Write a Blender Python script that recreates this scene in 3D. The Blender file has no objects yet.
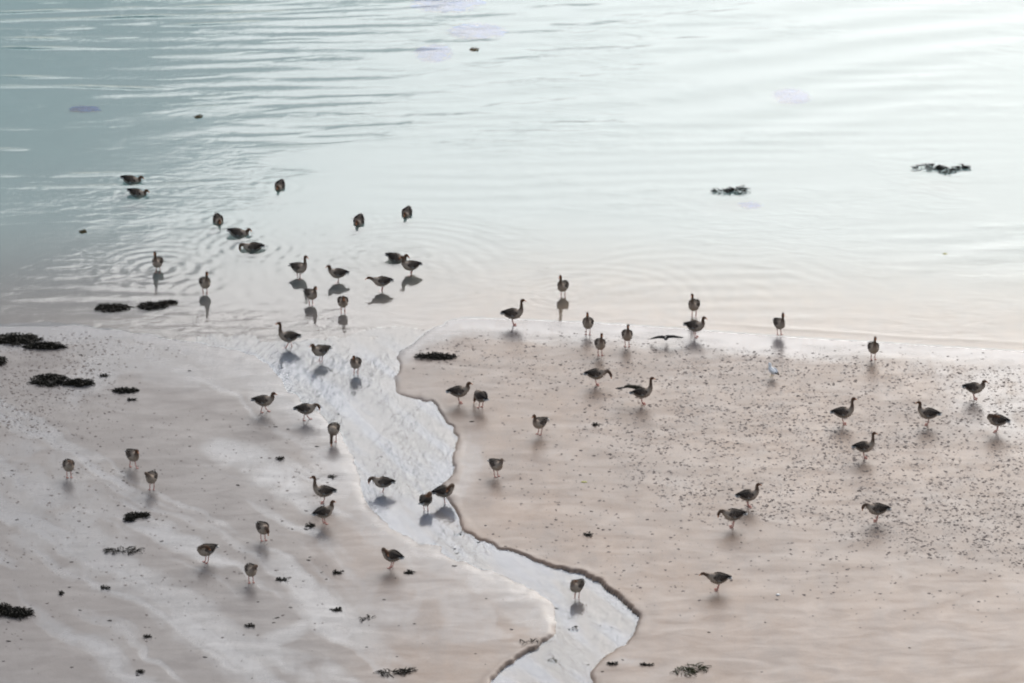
import bpy, math, random
import numpy as np
from mathutils import Vector, Matrix

R = math.radians
scene = bpy.context.scene
COL = scene.collection
random.seed(7)
rng = np.random.default_rng(7)

# ------------------------------------------------------------------ camera
IMG_W, IMG_H = 1024, 683
CAM_H = 55.0            # cliff-top viewpoint, metres above the sea
PITCH = R(22.0)         # looking down
HFOV = R(12.0)
cam_d = bpy.data.cameras.new('camera')
cam_d.sensor_width = 36.0
cam_d.lens = 18.0 / math.tan(HFOV / 2)
cam_d.clip_start = 1.0
cam_d.clip_end = 9000.0
cam = bpy.data.objects.new('camera', cam_d)
COL.objects.link(cam)
cam.location = (0, 0, CAM_H)
cam.rotation_euler = (R(90) - PITCH, 0, 0)
scene.camera = cam

# ------------------------------------------------------------------ sky
SUN_EL, SUN_AZ = R(30.0), R(17.8)      # veiled sun ahead, a little to the right
world = bpy.data.worlds.new('World')
scene.world = world
world.use_nodes = True
wn = world.node_tree.nodes
wl = world.node_tree.links
for n in list(wn):
    wn.remove(n)
w_out = wn.new('ShaderNodeOutputWorld')
w_bg = wn.new('ShaderNodeBackground')
sky = wn.new('ShaderNodeTexSky')
sky.sky_type = 'NISHITA'
sky.sun_disc = False
sky.sun_elevation = SUN_EL
sky.sun_rotation = SUN_AZ
sky.dust_density = 1.8
sky.air_density = 1.0
sky.ozone_density = 1.0
hsv = wn.new('ShaderNodeHueSaturation')
hsv.inputs['Saturation'].default_value = 0.58
cloud = wn.new('ShaderNodeTexNoise')
cloud.inputs['Scale'].default_value = 3.0
cloud.inputs['Detail'].default_value = 5.0
cmap = wn.new('ShaderNodeMapRange')
cmap.inputs['From Min'].default_value = 0.3
cmap.inputs['From Max'].default_value = 0.7
cmap.inputs['To Min'].default_value = 0.8
cmap.inputs['To Max'].default_value = 1.2
cmul = wn.new('ShaderNodeVectorMath')
cmul.operation = 'MULTIPLY'
tc = wn.new('ShaderNodeTexCoord')
wl.new(tc.outputs['Generated'], cloud.inputs['Vector'])
wl.new(cloud.outputs['Fac'], cmap.inputs['Value'])
wl.new(sky.outputs['Color'], hsv.inputs['Color'])
wl.new(hsv.outputs['Color'], cmul.inputs[0])
wl.new(cmap.outputs['Result'], cmul.inputs[1])
wl.new(cmul.outputs['Vector'], w_bg.inputs['Color'])
w_bg.inputs['Strength'].default_value = 0.13
wl.new(w_bg.outputs['Background'], w_out.inputs['Surface'])

# ------------------------------------------------------------------ sun (veiled by thin cloud)
sun_d = bpy.data.lights.new('sun', 'SUN')
sun_d.energy = 1.42
sun_d.angle = R(44.0)
sun_d.color = (1.0, 0.98, 0.96)
sun = bpy.data.objects.new('sun', sun_d)
COL.objects.link(sun)
sun_dir = Vector((math.sin(SUN_AZ) * math.cos(SUN_EL), math.cos(SUN_AZ) * math.cos(SUN_EL), math.sin(SUN_EL)))
sun.rotation_euler = (-sun_dir).to_track_quat('-Z', 'Y').to_euler()
sun.location = (0, 60, 80)

# ------------------------------------------------------------------ exposure, renderer
vs = scene.view_settings
vs.view_transform = 'Standard'
vs.look = 'None'
vs.exposure = 0.25
vs.gamma = 1.0
vs.use_curve_mapping = False
scene.render.engine = 'CYCLES'
scene.cycles.use_denoising = True
scene.cycles.filter_width = 2.1       # the long lens is a little soft
scene.cycles.max_bounces = 8
scene.cycles.transparent_max_bounces = 12

# ------------------------------------------------------------------ helpers
FPX = 512.0 / math.tan(HFOV / 2)
CP, SP = math.cos(PITCH), math.sin(PITCH)

def pix(u, v, z=0.0):
    """photo position -> place on the level z (to measure the beach from the photograph)"""
    a = (np.asarray(u, float) - 512.0) / FPX
    b = (341.5 - np.asarray(v, float)) / FPX
    dy = CP + b * SP
    dz = -SP + b * CP
    t = (z - CAM_H) / dz
    return a * t, dy * t

def ppm(y):
    return FPX / math.hypot(y, CAM_H)

def smooth(a, b, x):
    t = np.clip((x - a) / (b - a), 0, 1)
    return t * t * (3 - 2 * t)

_perm = rng.permutation(4096)
_grad = rng.random(4096) * 2 - 1

def vnoise(x, y):
    xi = np.floor(x).astype(int); yi = np.floor(y).astype(int)
    fx = x - xi; fy = y - yi
    fx = fx * fx * fx * (fx * (fx * 6 - 15) + 10); fy = fy * fy * fy * (fy * (fy * 6 - 15) + 10)
    def g(i, j):
        return _grad[_perm[(_perm[i & 4095] + j) & 4095]]
    return ((g(xi, yi) * (1 - fx) + g(xi + 1, yi) * fx) * (1 - fy) +
            (g(xi, yi + 1) * (1 - fx) + g(xi + 1, yi + 1) * fx) * fy)

def fbm(x, y, o=4):
    s = 0; a = 1.0; f = 1.0; n = 0
    for k in range(o):
        s = s + a * vnoise(x * f + 17.3 * k, y * f + 9.1 * k); n += a
        a *= 0.5; f *= 2.03
    return s / n

def tag(o, label=None, cat=None, group=None, kind=None):
    if label: o['label'] = label
    if cat: o['category'] = cat
    if group: o['group'] = group
    if kind: o['kind'] = kind
    return o

def mesh_np(name, verts, faces):
    """faces: (n,3) or (n,4) array"""
    me = bpy.data.meshes.new(name)
    verts = np.asarray(verts, np.float32); faces = np.asarray(faces, np.int32)
    me.vertices.add(len(verts)); me.vertices.foreach_set('co', verts.ravel())
    k = faces.shape[1]
    me.loops.add(faces.size); me.loops.foreach_set('vertex_index', faces.ravel())
    me.polygons.add(len(faces))
    me.polygons.foreach_set('loop_start', np.arange(0, faces.size, k, dtype=np.int32))
    me.update(calc_edges=True)
    me.validate()
    return me

def shade_smooth(me):
    me.polygons.foreach_set('use_smooth', np.ones(len(me.polygons), bool))

def link(name, me, mat=None, parent=None):
    o = bpy.data.objects.new(name, me)
    COL.objects.link(o)
    if mat: 
        me.materials.clear(); me.materials.append(mat)
    if parent: o.parent = parent
    return o

def fattr(me, name, arr):
    a = me.attributes.new(name, 'FLOAT', 'POINT')
    a.data.foreach_set('value', np.asarray(arr, np.float32).ravel())

def cattr(me, name, arr):
    a = me.attributes.new(name, 'FLOAT_COLOR', 'POINT')
    c = np.ones((len(arr), 4), np.float32); c[:, :3] = arr
    a.data.foreach_set('color', c.ravel())

class NT:
    def __init__(s, name):
        s.m = bpy.data.materials.new(name); s.m.use_nodes = True
        s.t = s.m.node_tree
        for n in list(s.t.nodes): s.t.nodes.remove(n)
        s.out = s.t.nodes.new('ShaderNodeOutputMaterial')
    def n(s, typ, **kw):
        nd = s.t.nodes.new(typ)
        for k, v in kw.items():
            if k.startswith('_'): setattr(nd, k[1:], v)
            else:
                nd.inputs[k.replace('__', ' ')].default_value = v
        return nd
    def l(s, a, b): s.t.links.new(a, b)
    def attr(s, name, out='Fac'):
        a = s.n('ShaderNodeAttribute', _attribute_name=name); return a.outputs[out]
    def math(s, op, a, b=None, c=None, clamp=False):
        nd = s.n('ShaderNodeMath', _operation=op, _use_clamp=clamp)
        for i, v in enumerate((a, b, c)):
            if v is None: continue
            if hasattr(v, 'default_value') and hasattr(v, 'is_output'): s.l(v, nd.inputs[i])
            else: nd.inputs[i].default_value = v
        return nd.outputs[0]
    def mixc(s, f, a, b, blend='MIX'):
        nd = s.n('ShaderNodeMix', _data_type='RGBA', _blend_type=blend)
        for i, v in ((0, f), (6, a), (7, b)):
            if hasattr(v, 'is_output'): s.l(v, nd.inputs[i])
            elif i == 0: nd.inputs[0].default_value = v
            else: nd.inputs[i].default_value = (*v, 1)
        return nd.outputs[2]
    def rng(s, v, a, b, c, d):
        nd = s.n('ShaderNodeMapRange'); s.l(v, nd.inputs[0])
        for i, x in enumerate((a, b, c, d)): nd.inputs[i + 1].default_value = x
        return nd.outputs[0]

# ------------------------------------------------------------------ the beach: heights
SHORE_PX = [(-400, 330), (0, 325), (100, 321), (180, 318), (260, 316), (330, 316), (400, 314), (470, 318), (540, 321),
            (620, 325), (700, 331), (780, 337), (860, 342), (940, 347), (1024, 352), (1400, 366)]
sx, sy = pix([p[0] for p in SHORE_PX], [p[1] for p in SHORE_PX])
def yshore(x):
    return np.interp(x, sx, sy)

SLOPE_SAND, SLOPE_SEA = 0.012, 0.028
def base_h(x, y):
    d = yshore(x) - y          # + towards the camera (land)
    h = np.where(d > 0, SLOPE_SAND * d * np.minimum(1, 0.45 + d / 9.0), SLOPE_SEA * d)
    h = np.clip(h, -6, 3)
    h = h + (0.012 * fbm(x * 0.16, y * 0.16, 3) + 0.004 * fbm(x * 0.9, y * 0.9, 3)) * smooth(-1.0, 3, d)
    return h

# stream outline measured from the photo: (u, v, bank width in metres)
RIGHT = [(500, 308, 1.2), (462, 319, 1.0), (428, 333, .8), (406, 350, .5), (399, 374, .10), (407, 393, .08), (430, 403, .06), (446, 418, .06), (455, 437, .06), (454, 455, .07),
         (450, 472, .10), (446, 490, .12), (453, 513, .10), (470, 533, .07), (500, 547, .06), (540, 560, .05), (575, 569, .05),
         (605, 581, .045), (626, 597, .045), (638, 614, .05), (634, 636, .12), (614, 653, .15), (596, 665, .06), (594, 676, .06), (602, 700, .08), (640, 760, .1), (640, 860, .1)]
LEFT = [(470, 860, .1), (470, 740, .1), (484, 690, .06), (497, 665, .05), (518, 655, .045), (546, 645, .05), (551, 630, .3), (533, 606, 1.0), (506, 588, 1.2), (470, 572, 1.1),
        (430, 556, 1.0), (398, 541, 1.0), (372, 524, .9), (352, 502, .7), (346, 482, .7), (338, 457, .8), (326, 436, .8), (310, 416, .8),
        (288, 400, .8), (262, 384, 1.3), (236, 368, 1.8), (200, 352, 2.0), (150, 338, 1.0), (90, 330, 1.0), (40, 322, 1.0), (40, 296, 1.0), (500, 296, 1.2)]
poly = RIGHT + LEFT
pu = np.array([p[0] for p in poly], float); pv = np.array([p[1] for p in poly], float); pw = np.array([p[2] for p in poly])
# the sand rises towards the camera: measure each point on its own height
px_, py_ = pix(pu, pv, 0.0)
for _ in range(4):
    px_, py_ = pix(pu, pv, base_h(px_, py_))
# round the outline
def chaikin(P, n=2):
    for _ in range(n):
        Q = np.roll(P, -1, 0)
        P = np.stack([0.75 * P + 0.25 * Q, 0.25 * P + 0.75 * Q], 1).reshape(-1, P.shape[1])
    return P
SPOLY = chaikin(np.stack([px_, py_, pw], 1), 2)

def seg_dist(x, y, P, closed=True):
    """distance to polyline and interpolated third column"""
    best = np.full(x.shape, 1e9, np.float32); wv = np.zeros(x.shape, np.float32)
    n = len(P)
    for i in range(n if closed else n - 1):
        a = P[i]; b = P[(i + 1) % n]
        dx, dy = b[0] - a[0], b[1] - a[1]
        L = dx * dx + dy * dy + 1e-9
        t = np.clip(((x - a[0]) * dx + (y - a[1]) * dy) / L, 0, 1)
        d = np.hypot(x - a[0] - t * dx, y - a[1] - t * dy)
        m = d < best
        best = np.where(m, d, best)
        if P.shape[1] > 2: wv = np.where(m, a[2] + t * (b[2] - a[2]), wv)
    return best, wv

def inside(x, y, P):
    c = np.zeros(x.shape, bool); n = len(P)
    for i in range(n):
        a = P[i]; b = P[(i + 1) % n]
        if a[1] == b[1]: continue
        m = ((a[1] > y) != (b[1] > y)) & (x < (b[0] - a[0]) * (y - a[1]) / (b[1] - a[1]) + a[0])
        c ^= m
    return c

def lines(lo, hi, step, far_lo, far_hi, g=1.35):
    a = list(np.arange(lo, hi, step))
    s = step; v = a[-1]
    while v < far_hi:
        s *= g; v += s; a.append(v)
    s = step; v = a[0]; pre = []
    while v > far_lo:
        s *= g; v -= s; pre.append(v)
    return np.array(pre[::-1] + a)

GX = lines(-19.0, 19.0, 0.06, -2500, 2500)
GY = lines(110.0, 176.0, 0.085, -60, 6000)
XX, YY = np.meshgrid(GX, GY)
def grid_faces(ny, nx, keep=None):
    i = np.arange((ny - 1) * (nx - 1)); r = i // (nx - 1); c = i % (nx - 1)
    f = np.stack([r * nx + c, r * nx + c + 1, (r + 1) * nx + c + 1, (r + 1) * nx + c], 1)
    if keep is not None:
        f = f[keep.ravel()[f].any(1)]
    return f
near = (np.abs(XX) < 21) & (YY > 108) & (YY < 178)

BASE = base_h(XX, YY)
SD = np.full(XX.shape, -50.0); SW = np.full(XX.shape, 1.0)
bx = near & (YY < 152)
_bx, _by = pix(612, 590, .2)
BEND = np.exp(-(((XX - _bx) / 2.0) ** 2 + ((YY - _by) / 3.5) ** 2)) + np.exp(-(((XX - pix(515, 655, .3)[0]) / 1.5) ** 2 + ((YY - pix(515, 655, .3)[1]) / 3.0) ** 2))
# a little wobble so that the banks are not smooth curves
wx = XX[bx] + 0.20 * fbm(XX[bx] * 1.6, YY[bx] * 1.0, 4); wy = YY[bx] + 0.40 * fbm(XX[bx] * 1.4 + 40, YY[bx] * 0.9, 4)
d_, w_ = seg_dist(wx, wy, SPOLY)
SD[bx] = np.where(inside(wx, wy, SPOLY), d_, -d_)
SW[bx] = w_ * np.where(w_ < .2, 0.8 + 3.2 * smooth(.05, .5, fbm(XX[bx] * .55 + 60, YY[bx] * .4, 3)) * smooth(.7, .2, BEND[bx]), 1)
CUT = 0.115
STREAM_DROP = 0.068
LAND = smooth(0.2, 5.0, yshore(XX) - YY)          # carving dies away into the sea
S_ = smooth(0, 1, np.clip(SD / np.maximum(SW, .04), 0, 1)) * (SD > 0)
DEEPER = smooth(3.0, 15.0, yshore(XX) - YY)
cutd = 0.045 + 0.030 * DEEPER + .055 * BEND
# shoals inside the stream
shoal = 0.018 * fbm(XX * 0.55, YY * 0.28, 4)
HH = BASE - S_ * (cutd + shoal * near)
# soft lip / slump along the cut banks
HH = HH + 0.010 * np.exp(-((SD + 0.12) / 0.10) ** 2) * (SW < 0.11) * near
# low current ridges on the sand in the foreground right and lower left
u_r = (XX * 0.25 + YY * 0.97)
ridge = np.sin(u_r * 7.5 + 3.0 * fbm(XX * 0.25, YY * 0.25, 3)) * smooth(0.05, .6, fbm(XX * 0.3 + 11, YY * 0.2, 3) + 0.25)
HH = HH + 0.0016 * ridge * near * (S_ < 0.05) * smooth(0, 3, yshore(XX) - YY)

def lookup(A, x, y):
    x = np.asarray(x, float); y = np.asarray(y, float)
    i = np.clip(np.searchsorted(GX, x) - 1, 0, len(GX) - 2); j = np.clip(np.searchsorted(GY, y) - 1, 0, len(GY) - 2)
    fx = (x - GX[i]) / (GX[i + 1] - GX[i]); fy = (y - GY[j]) / (GY[j + 1] - GY[j])
    return (A[j, i] * (1 - fx) + A[j, i + 1] * fx) * (1 - fy) + (A[j + 1, i] * (1 - fx) + A[j + 1, i + 1] * fx) * fy
def ground_z(x, y): return lookup(HH, x, y)
STREAM_Z = BASE - (0.020 + 0.012 * DEEPER + .052 * BEND)
_d = yshore(XX) - YY          # the stream spreads out over the sea's edge as a thin sheet
STREAM_Z = np.maximum(STREAM_Z, np.where(SD > 0.0, -0.008 + 0.013 * smooth(-0.6, 3.0, _d + 1.6 * fbm(XX * .5, YY * .4, 4)), -1))
def water_z(x, y):
    """surface level of the water standing over the bed there, or None"""
    g = float(ground_z(x, y)); s = float(lookup(SD, x, y))
    lv = 0.0
    if s > 0: lv = max(lv, float(lookup(STREAM_Z, x, y)))
    return lv if lv > g else None
def spot(u, v):
    """where the photo's point (u, v) lies on the visible surface (sand or water)"""
    z = 0.0
    for _ in range(7):
        x, y = pix(u, v, z)
        w = water_z(x, y)
        z = float(ground_z(x, y)) if w is None else w
    return float(x), float(y), z

# ------------------------------------------------------------------ wet film on the sand (thin standing water)
def px_poly(pts):
    u = np.array([p[0] for p in pts], float); v = np.array([p[1] for p in pts], float)
    x, y = pix(u, v, 0.0)
    for _ in range(3): x, y = pix(u, v, base_h(x, y))
    return np.stack([x, y], 1)

FILM = np.zeros(XX.shape)
lx = XX[near] + 0.35 * fbm(XX[near] * 0.6, YY[near] * 0.45, 4); ly = YY[near] + 0.7 * fbm(XX[near] * 0.6 + 31, YY[near] * 0.45, 4)
film_n = np.zeros(lx.shape)
def film_area(pts, soft, amount, hard=False):
    P = chaikin(px_poly(pts), 1)
    d, _ = seg_dist(lx, ly, P); d = np.where(inside(lx, ly, P), d, -d)
    np.maximum(film_n, amount * smooth(-0.02 if hard else -soft, soft, d), out=film_n)
def film_line(pts, width, amount):
    P = px_poly(pts)
    d, _ = seg_dist(lx, ly, P, False)
    np.maximum(film_n, amount * (1 - smooth(width * 0.3, width, d)), out=film_n)
film_area([(183, 448), (205, 465), (242, 495), (270, 512), (300, 522), (335, 522), (340, 500), (315, 478), (290, 457), (250, 430), (215, 425)], 0.9, 0.95, True)
film_area([(90, 330), (180, 345), (260, 385), (215, 400), (150, 380), (95, 395), (70, 420), (60, 360)], 1.2, 0.7)
film_area([(0, 430), (60, 440), (110, 500), (160, 560), (120, 575), (60, 540), (0, 520)], 1.0, 0.6)
film_line([(30, 470), (59, 504), (100, 548), (147, 587), (190, 612), (236, 634), (307, 669), (340, 690)], 1.0, 0.75)
film_line([(-10, 520), (60, 560), (120, 590), (200, 640), (260, 690)], 0.8, 0.5)
film_area([(245, 645), (290, 622), (320, 610), (322, 622), (300, 640), (270, 655)], 0.35, 0.85)
film_area([(395, 345), (440, 325), (520, 322), (470, 330), (425, 350), (405, 372)], 0.5, 0.95)
film_area([(560, 322), (700, 330), (860, 342), (1060, 352), (1060, 372), (940, 362), (860, 354), (760, 344), (640, 332)], 1.6, 0.95)
film_area([(930, 355), (1060, 352), (1060, 440), (985, 440), (950, 420), (940, 385)], 1.6, 0.75)
film_area([(60, 322), (400, 314), (400, 340), (300, 352), (200, 345), (100, 336)], 0.8, 0.95)
film_area([(335, 585), (400, 560), (520, 600), (545, 640), (500, 655), (380, 640), (330, 615)], 1.3, 0.5)
film_area([(452, 450), (480, 430), (490, 460), (465, 500), (448, 500)], 0.6, 0.55)
film_line([(410, 556), (450, 574), (496, 592), (523, 608), (535, 628)], 1.0, 0.6)
film_area([(0, 320), (60, 322), (60, 345), (0, 350)], 0.6, 0.6)
film_n = film_n * smooth(-0.55, 0.25, fbm(lx * 0.9, ly * 0.5, 4) + film_n * 0.45)
# braided run-off: long soft bands along the fall of the left flat
_p0 = px_poly([(30, 470), (340, 690)]); _t = (_p0[1] - _p0[0]) / np.linalg.norm(_p0[1] - _p0[0])
al = lx * _t[0] + ly * _t[1]; ac = -lx * _t[1] + ly * _t[0] + 1.2 * fbm(lx * .12, ly * .12, 2)
_e0 = px_poly([(420, 560)])[0]
reg = smooth(1.0, -3.0, lx - (_e0[0] + .0)) * smooth(1.0, 6.0, yshore(lx) - ly)
braid = smooth(-.12, .40, .6 * fbm(al * .13, ac * .75, 4) + .55 * fbm(al * .16 + 40, ac * 1.9, 4))
film_n = np.maximum(film_n * .95, reg * braid * .95)
# sheen fading into the left side of the stream
sdn = SD[near] + .5 * fbm(lx * .7 + 3, ly * .5, 3); swn = SW[near]
film_n = np.maximum(film_n, smooth(-1.5, .1, sdn) * smooth(.25, .6, swn) * (SD[near] > -6) * .75)
FILM[near] = film_n
# damp halo either side of the waterline
FILM = np.maximum(FILM, 0.95 * (1 - smooth(0.004, 0.022, HH)) * (HH > -0.02) * near)
FILM = np.where((HH < -0.004) | ((SD > 0) & (HH < STREAM_Z - .004)), 0, FILM)
UNDER = ((HH < 0.0) | ((SD > 0) & (HH < STREAM_Z))).astype(float)

# ------------------------------------------------------------------ materials: sand and waters
def sand_material():
    T = NT('wet_sand')
    geo = T.n('ShaderNodeNewGeometry')
    P = geo.outputs['Position']
    film = T.attr('film'); under = T.attr('under'); land = T.attr('land')
    big = T.n('ShaderNodeTexNoise', Scale=0.16, Detail=4.0); T.l(P, big.inputs['Vector'])
    mp = T.n('ShaderNodeMapping'); mp.inputs['Scale'].default_value = (1.0, 0.45, 1); T.l(P, mp.inputs['Vector'])
    mid = T.n('ShaderNodeTexNoise', Scale=1.4, Detail=6.0, Roughness=0.62); T.l(mp.outputs[0], mid.inputs['Vector'])
    fine = T.n('ShaderNodeTexNoise', Scale=22.0, Detail=3.0); T.l(P, fine.inputs['Vector'])
    # pink-beige sand, greyer with silt towards the left
    silt = T.attr('silt')
    mp2 = T.n('ShaderNodeMapping'); mp2.inputs['Scale'].default_value = (.55, 1.5, 1); mp2.inputs['Rotation'].default_value = (0, 0, R(-12)); T.l(P, mp2.inputs['Vector'])
    stk = T.n('ShaderNodeTexNoise', Scale=1.1, Detail=7.0, Roughness=0.68, Distortion=0.8); T.l(mp2.outputs[0], stk.inputs['Vector'])
    mp3 = T.n('ShaderNodeMapping'); mp3.inputs['Scale'].default_value = (1.5, .45, 1); mp3.inputs['Rotation'].default_value = (0, 0, R(-38)); T.l(P, mp3.inputs['Vector'])
    flo = T.n('ShaderNodeTexNoise', Scale=1.5, Detail=7.0, Roughness=0.66, Distortion=1.2); T.l(mp3.outputs[0], flo.inputs['Vector'])
    c = T.mixc(T.rng(big.outputs['Fac'], .35, .65, 0, 1), (.335, .226, .155), (.285, .204, .152))
    c = T.mixc(silt, c, (.198, .180, .170))
    c = T.mixc(T.math('MULTIPLY', T.rng(mid.outputs['Fac'], .38, .68, 0, 1), .38), c, (.175, .150, .138))
    c = T.mixc(T.math('MULTIPLY', T.rng(fine.outputs['Fac'], .45, .75, 0, 1), .22), c, (.14, .12, .11))
    mot = T.n('ShaderNodeTexNoise', Scale=7.5, Detail=3.0, Roughness=.6); T.l(mp.outputs[0], mot.inputs['Vector'])
    mo = T.math('MULTIPLY', T.rng(mot.outputs['Fac'], .50, .66, 0, 1), T.attr('worked'))
    c = T.mixc(T.math('MULTIPLY', mo, .55), c, (.150, .122, .105))
    # film noise breaks up the edges of the standing water
    fn = T.math('ADD', film, T.math('MULTIPLY', T.math('SUBTRACT', flo.outputs['Fac'], .5), 0.8))
    f = T.math('MULTIPLY', T.rng(fn, .05, 1.0, 0, 1), T.rng(film, .0, .4, 0, 1))
    c = T.mixc(T.math('MULTIPLY', f, .75), c, (.195, .195, .202))      # pale sky sheen of the film, put into the colour
    c = T.mixc(T.attr('bank'), c, (.030, .027, .025))  # cut bank faces painted near black for their shade
    c = T.mixc(T.attr('offshore'), c, T.mixc(T.math('MULTIPLY', mid.outputs['Fac'], .6), (.38, .37, .345), (.30, .29, .27)))
    b = T.n('ShaderNodeBsdfPrincipled')
    T.l(c, b.inputs['Base Color'])
    T.l(T.math('ADD', T.math('MULTIPLY', f, -0.17), T.rng(stk.outputs['Fac'], .3, .7, .33, .47)), b.inputs['Roughness'])
    sp = T.math('ADD', T.math('MULTIPLY', f, .05), T.rng(stk.outputs['Fac'], .3, .7, .23, .15))
    sp = T.math('MULTIPLY', sp, T.math('SUBTRACT', 1.0, under))
    T.l(sp, b.inputs['Specular IOR Level'])
    bump = T.n('ShaderNodeBump', Strength=0.35, Distance=0.012)
    hgt0 = T.math('MULTIPLY', mo, .5)
    hgt = T.math('ADD', T.math('MULTIPLY', mid.outputs['Fac'], 1.6), T.math('MULTIPLY', fine.outputs['Fac'], .35))
    T.l(T.math('ADD', hgt0, T.math('MULTIPLY', hgt, T.math('SUBTRACT', 1.0, T.math('MULTIPLY', f, .8)))), bump.inputs['Height'])
    T.l(bump.outputs[0], b.inputs['Normal'])
    T.l(b.outputs[0], T.out.inputs['Surface'])
    return T.m

def water_material(name, body, rough, scale, dist, stretch, ior=1.333, strength=1.0, rot=0):
    T = NT(name)
    geo = T.n('ShaderNodeNewGeometry')
    mp = T.n('ShaderNodeMapping'); mp.inputs['Scale'].default_value = stretch; mp.inputs['Rotation'].default_value = (0, 0, R(rot))
    T.l(geo.outputs['Position'], mp.inputs['Vector'])
    n1 = T.n('ShaderNodeTexNoise', Scale=scale, Detail=4.0, Distortion=0.6); T.l(mp.outputs[0], n1.inputs['Vector'])
    bump = T.n('ShaderNodeBump', Strength=strength, Distance=dist)
    T.l(T.math('MULTIPLY', n1.outputs['Fac'], T.attr('chop')), bump.inputs['Height'])
    fr = T.n('ShaderNodeFresnel'); T.l(bump.outputs[0], fr.inputs['Normal'])
    # unrefracted rays: the same share of light passes the surface in both directions
    T.l(T.math('ADD', T.math('MULTIPLY', geo.outputs['Backfacing'], 1 / ior - ior), ior), fr.inputs['IOR'])
    gl = T.n('ShaderNodeBsdfGlossy', Roughness=rough); T.l(bump.outputs[0], gl.inputs['Normal'])
    tr = T.n('ShaderNodeBsdfTransparent'); T.l(T.mixc(T.attr('deep'), (.95, .97, .96), (.50, .84, .86)), tr.inputs['Color'])
    df = T.n('ShaderNodeBsdfDiffuse'); df.inputs['Color'].default_value = (*body, 1)
    m1 = T.n('ShaderNodeMixShader'); T.l(T.attr('turbid'), m1.inputs[0]); T.l(tr.outputs[0], m1.inputs[1]); T.l(df.outputs[0], m1.inputs[2])
    m2 = T.n('ShaderNodeMixShader'); T.l(fr.outputs[0], m2.inputs[0]); T.l(m1.outputs[0], m2.inputs[1]); T.l(gl.outputs[0], m2.inputs[2])
    T.l(m2.outputs[0], T.out.inputs['Surface'])
    return T.m

M_SAND = sand_material()
M_SEA = water_material('sea_water', (.24, .42, .45), .09, 2.2, .018, (.55, 1.0, 1))
M_STREAM = water_material('stream_water', (.36, .43, .54), .12, 4.4, .017, (1.25, .6, 1), rot=-28)  # bluish body colour stands in for the reflected sky

def simple(name, rough=.7, spec=.3, var=.25, scale=30.0, vcol=True, color=None):
    T = NT(name)
    b = T.n('ShaderNodeBsdfPrincipled', Roughness=rough)
    b.inputs['Specular IOR Level'].default_value = spec
    tcn = T.n('ShaderNodeTexCoord')
    n = T.n('ShaderNodeTexNoise', Scale=scale, Detail=3.0); T.l(tcn.outputs['Object'], n.inputs['Vector'])
    if color is None: c = T.attr('Col', 'Color')
    else:
        rgb = T.n('ShaderNodeRGB'); rgb.outputs[0].default_value = (*color, 1); c = rgb.outputs[0]
    k = T.rng(n.outputs['Fac'], .3, .7, 1 - var, 1 + var)
    mul = T.n('ShaderNodeVectorMath', _operation='SCALE'); T.l(c, mul.inputs[0]); T.l(k, mul.inputs['Scale'])
    T.l(mul.outputs[0], b.inputs['Base Color'])
    T.l(b.outputs[0], T.out.inputs['Surface'])
    return T.m

M_PLUME = simple('goose_plumage', .85, .07, .30, 38)
M_COVERT = simple('wing_coverts', .85, .08, .35, 30)
M_FLIGHT = simple('flight_feathers', .8, .08, .25, 30, color=(.022, .019, .018))
M_TAIL = simple('tail_feathers', .7, .2, .15, 20)
M_BILL = simple('orange_bill', .4, .4, .1, 20, color=(.62, .23, .09))
M_EYE = simple('dark_eye', .1, .5, 0, 5, color=(.01, .008, .006))
M_WEED = simple('wet_seaweed', .6, .14, .5, 9, color=(.014, .011, .006))
M_WEED2 = simple('olive_seaweed', .45, .3, .4, 9, color=(.055, .050, .014))
M_CAST = simple('worm_cast_sand', .95, .04, .4, 3, color=(.235, .196, .172))
M_WHITE = simple('white_plumage', .7, .2, .06, 20, color=(.88, .88, .87))
M_GREYW = simple('pale_grey_wing', .7, .2, .1, 20, color=(.85, .85, .85))
M_BLACKP = simple('black_plumage', .9, .04, .3, 30, color=(.012, .012, .013))
M_GREYP = simple('grey_plumage', .7, .2, .2, 30, color=(.22, .21, .20))
M_LEGP = simple('yellow_leg', .5, .3, .1, 30, color=(.4, .3, .12))
M_SHELL = simple('white_shell', .4, .4, .08, 30, color=(.8, .8, .78))
M_UNDERWEED = simple('violet_weed', .8, .1, .3, 3, color=(.012, .16, .50))
M_LEAF = simple('yellow_leaf', .6, .3, .2, 20, color=(.42, .40, .06))
M_BROWNL = simple('brown_weed_leaf', .6, .3, .2, 20, color=(.10, .07, .02))

# where lugworms work the sand, measured from the photo
def cast_density(u, v):
    n = fbm(u * .012, v * .022, 3)
    d = 0.0 * u
    # right hand flats
    low = np.interp(u, [400, 470, 560, 640, 720, 800, 900, 1024], [385, 400, 440, 520, 540, 545, 575, 590])
    top = np.interp(u, [400, 480, 560, 700, 860, 1024], [345, 324, 326, 338, 352, 365])
    r = smooth(0, 12, v - top) * smooth(0, 45, low - v) * smooth(405, 430, u)
    cl = smooth(-.45, .35, fbm(u * .06, v * .11, 3))
    d = np.maximum(d, r * (0.70 + .55 * n + .25 * smooth(550, 720, u)) * (.35 + .65 * cl))
    d = np.maximum(d, .10 * smooth(470, 520, u) * smooth(640, 560, v) * (v > 345))
    # left flats
    l = smooth(322, 345, v) * smooth(470, 400, v) * smooth(150, 60, u)
    d = np.maximum(d, l * (.85 + .8 * n))
    l2 = smooth(322, 332, v) * smooth(365, 345, v) * smooth(210, 150, u) * smooth(60, 90, u)
    d = np.maximum(d, .5 * l2)
    l3 = (u < 330) * smooth(400, 430, v) * smooth(700, 480, v)
    d = np.maximum(d, .10 * l3 * (1 + n))
    return np.clip(d, 0, 1)

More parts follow.
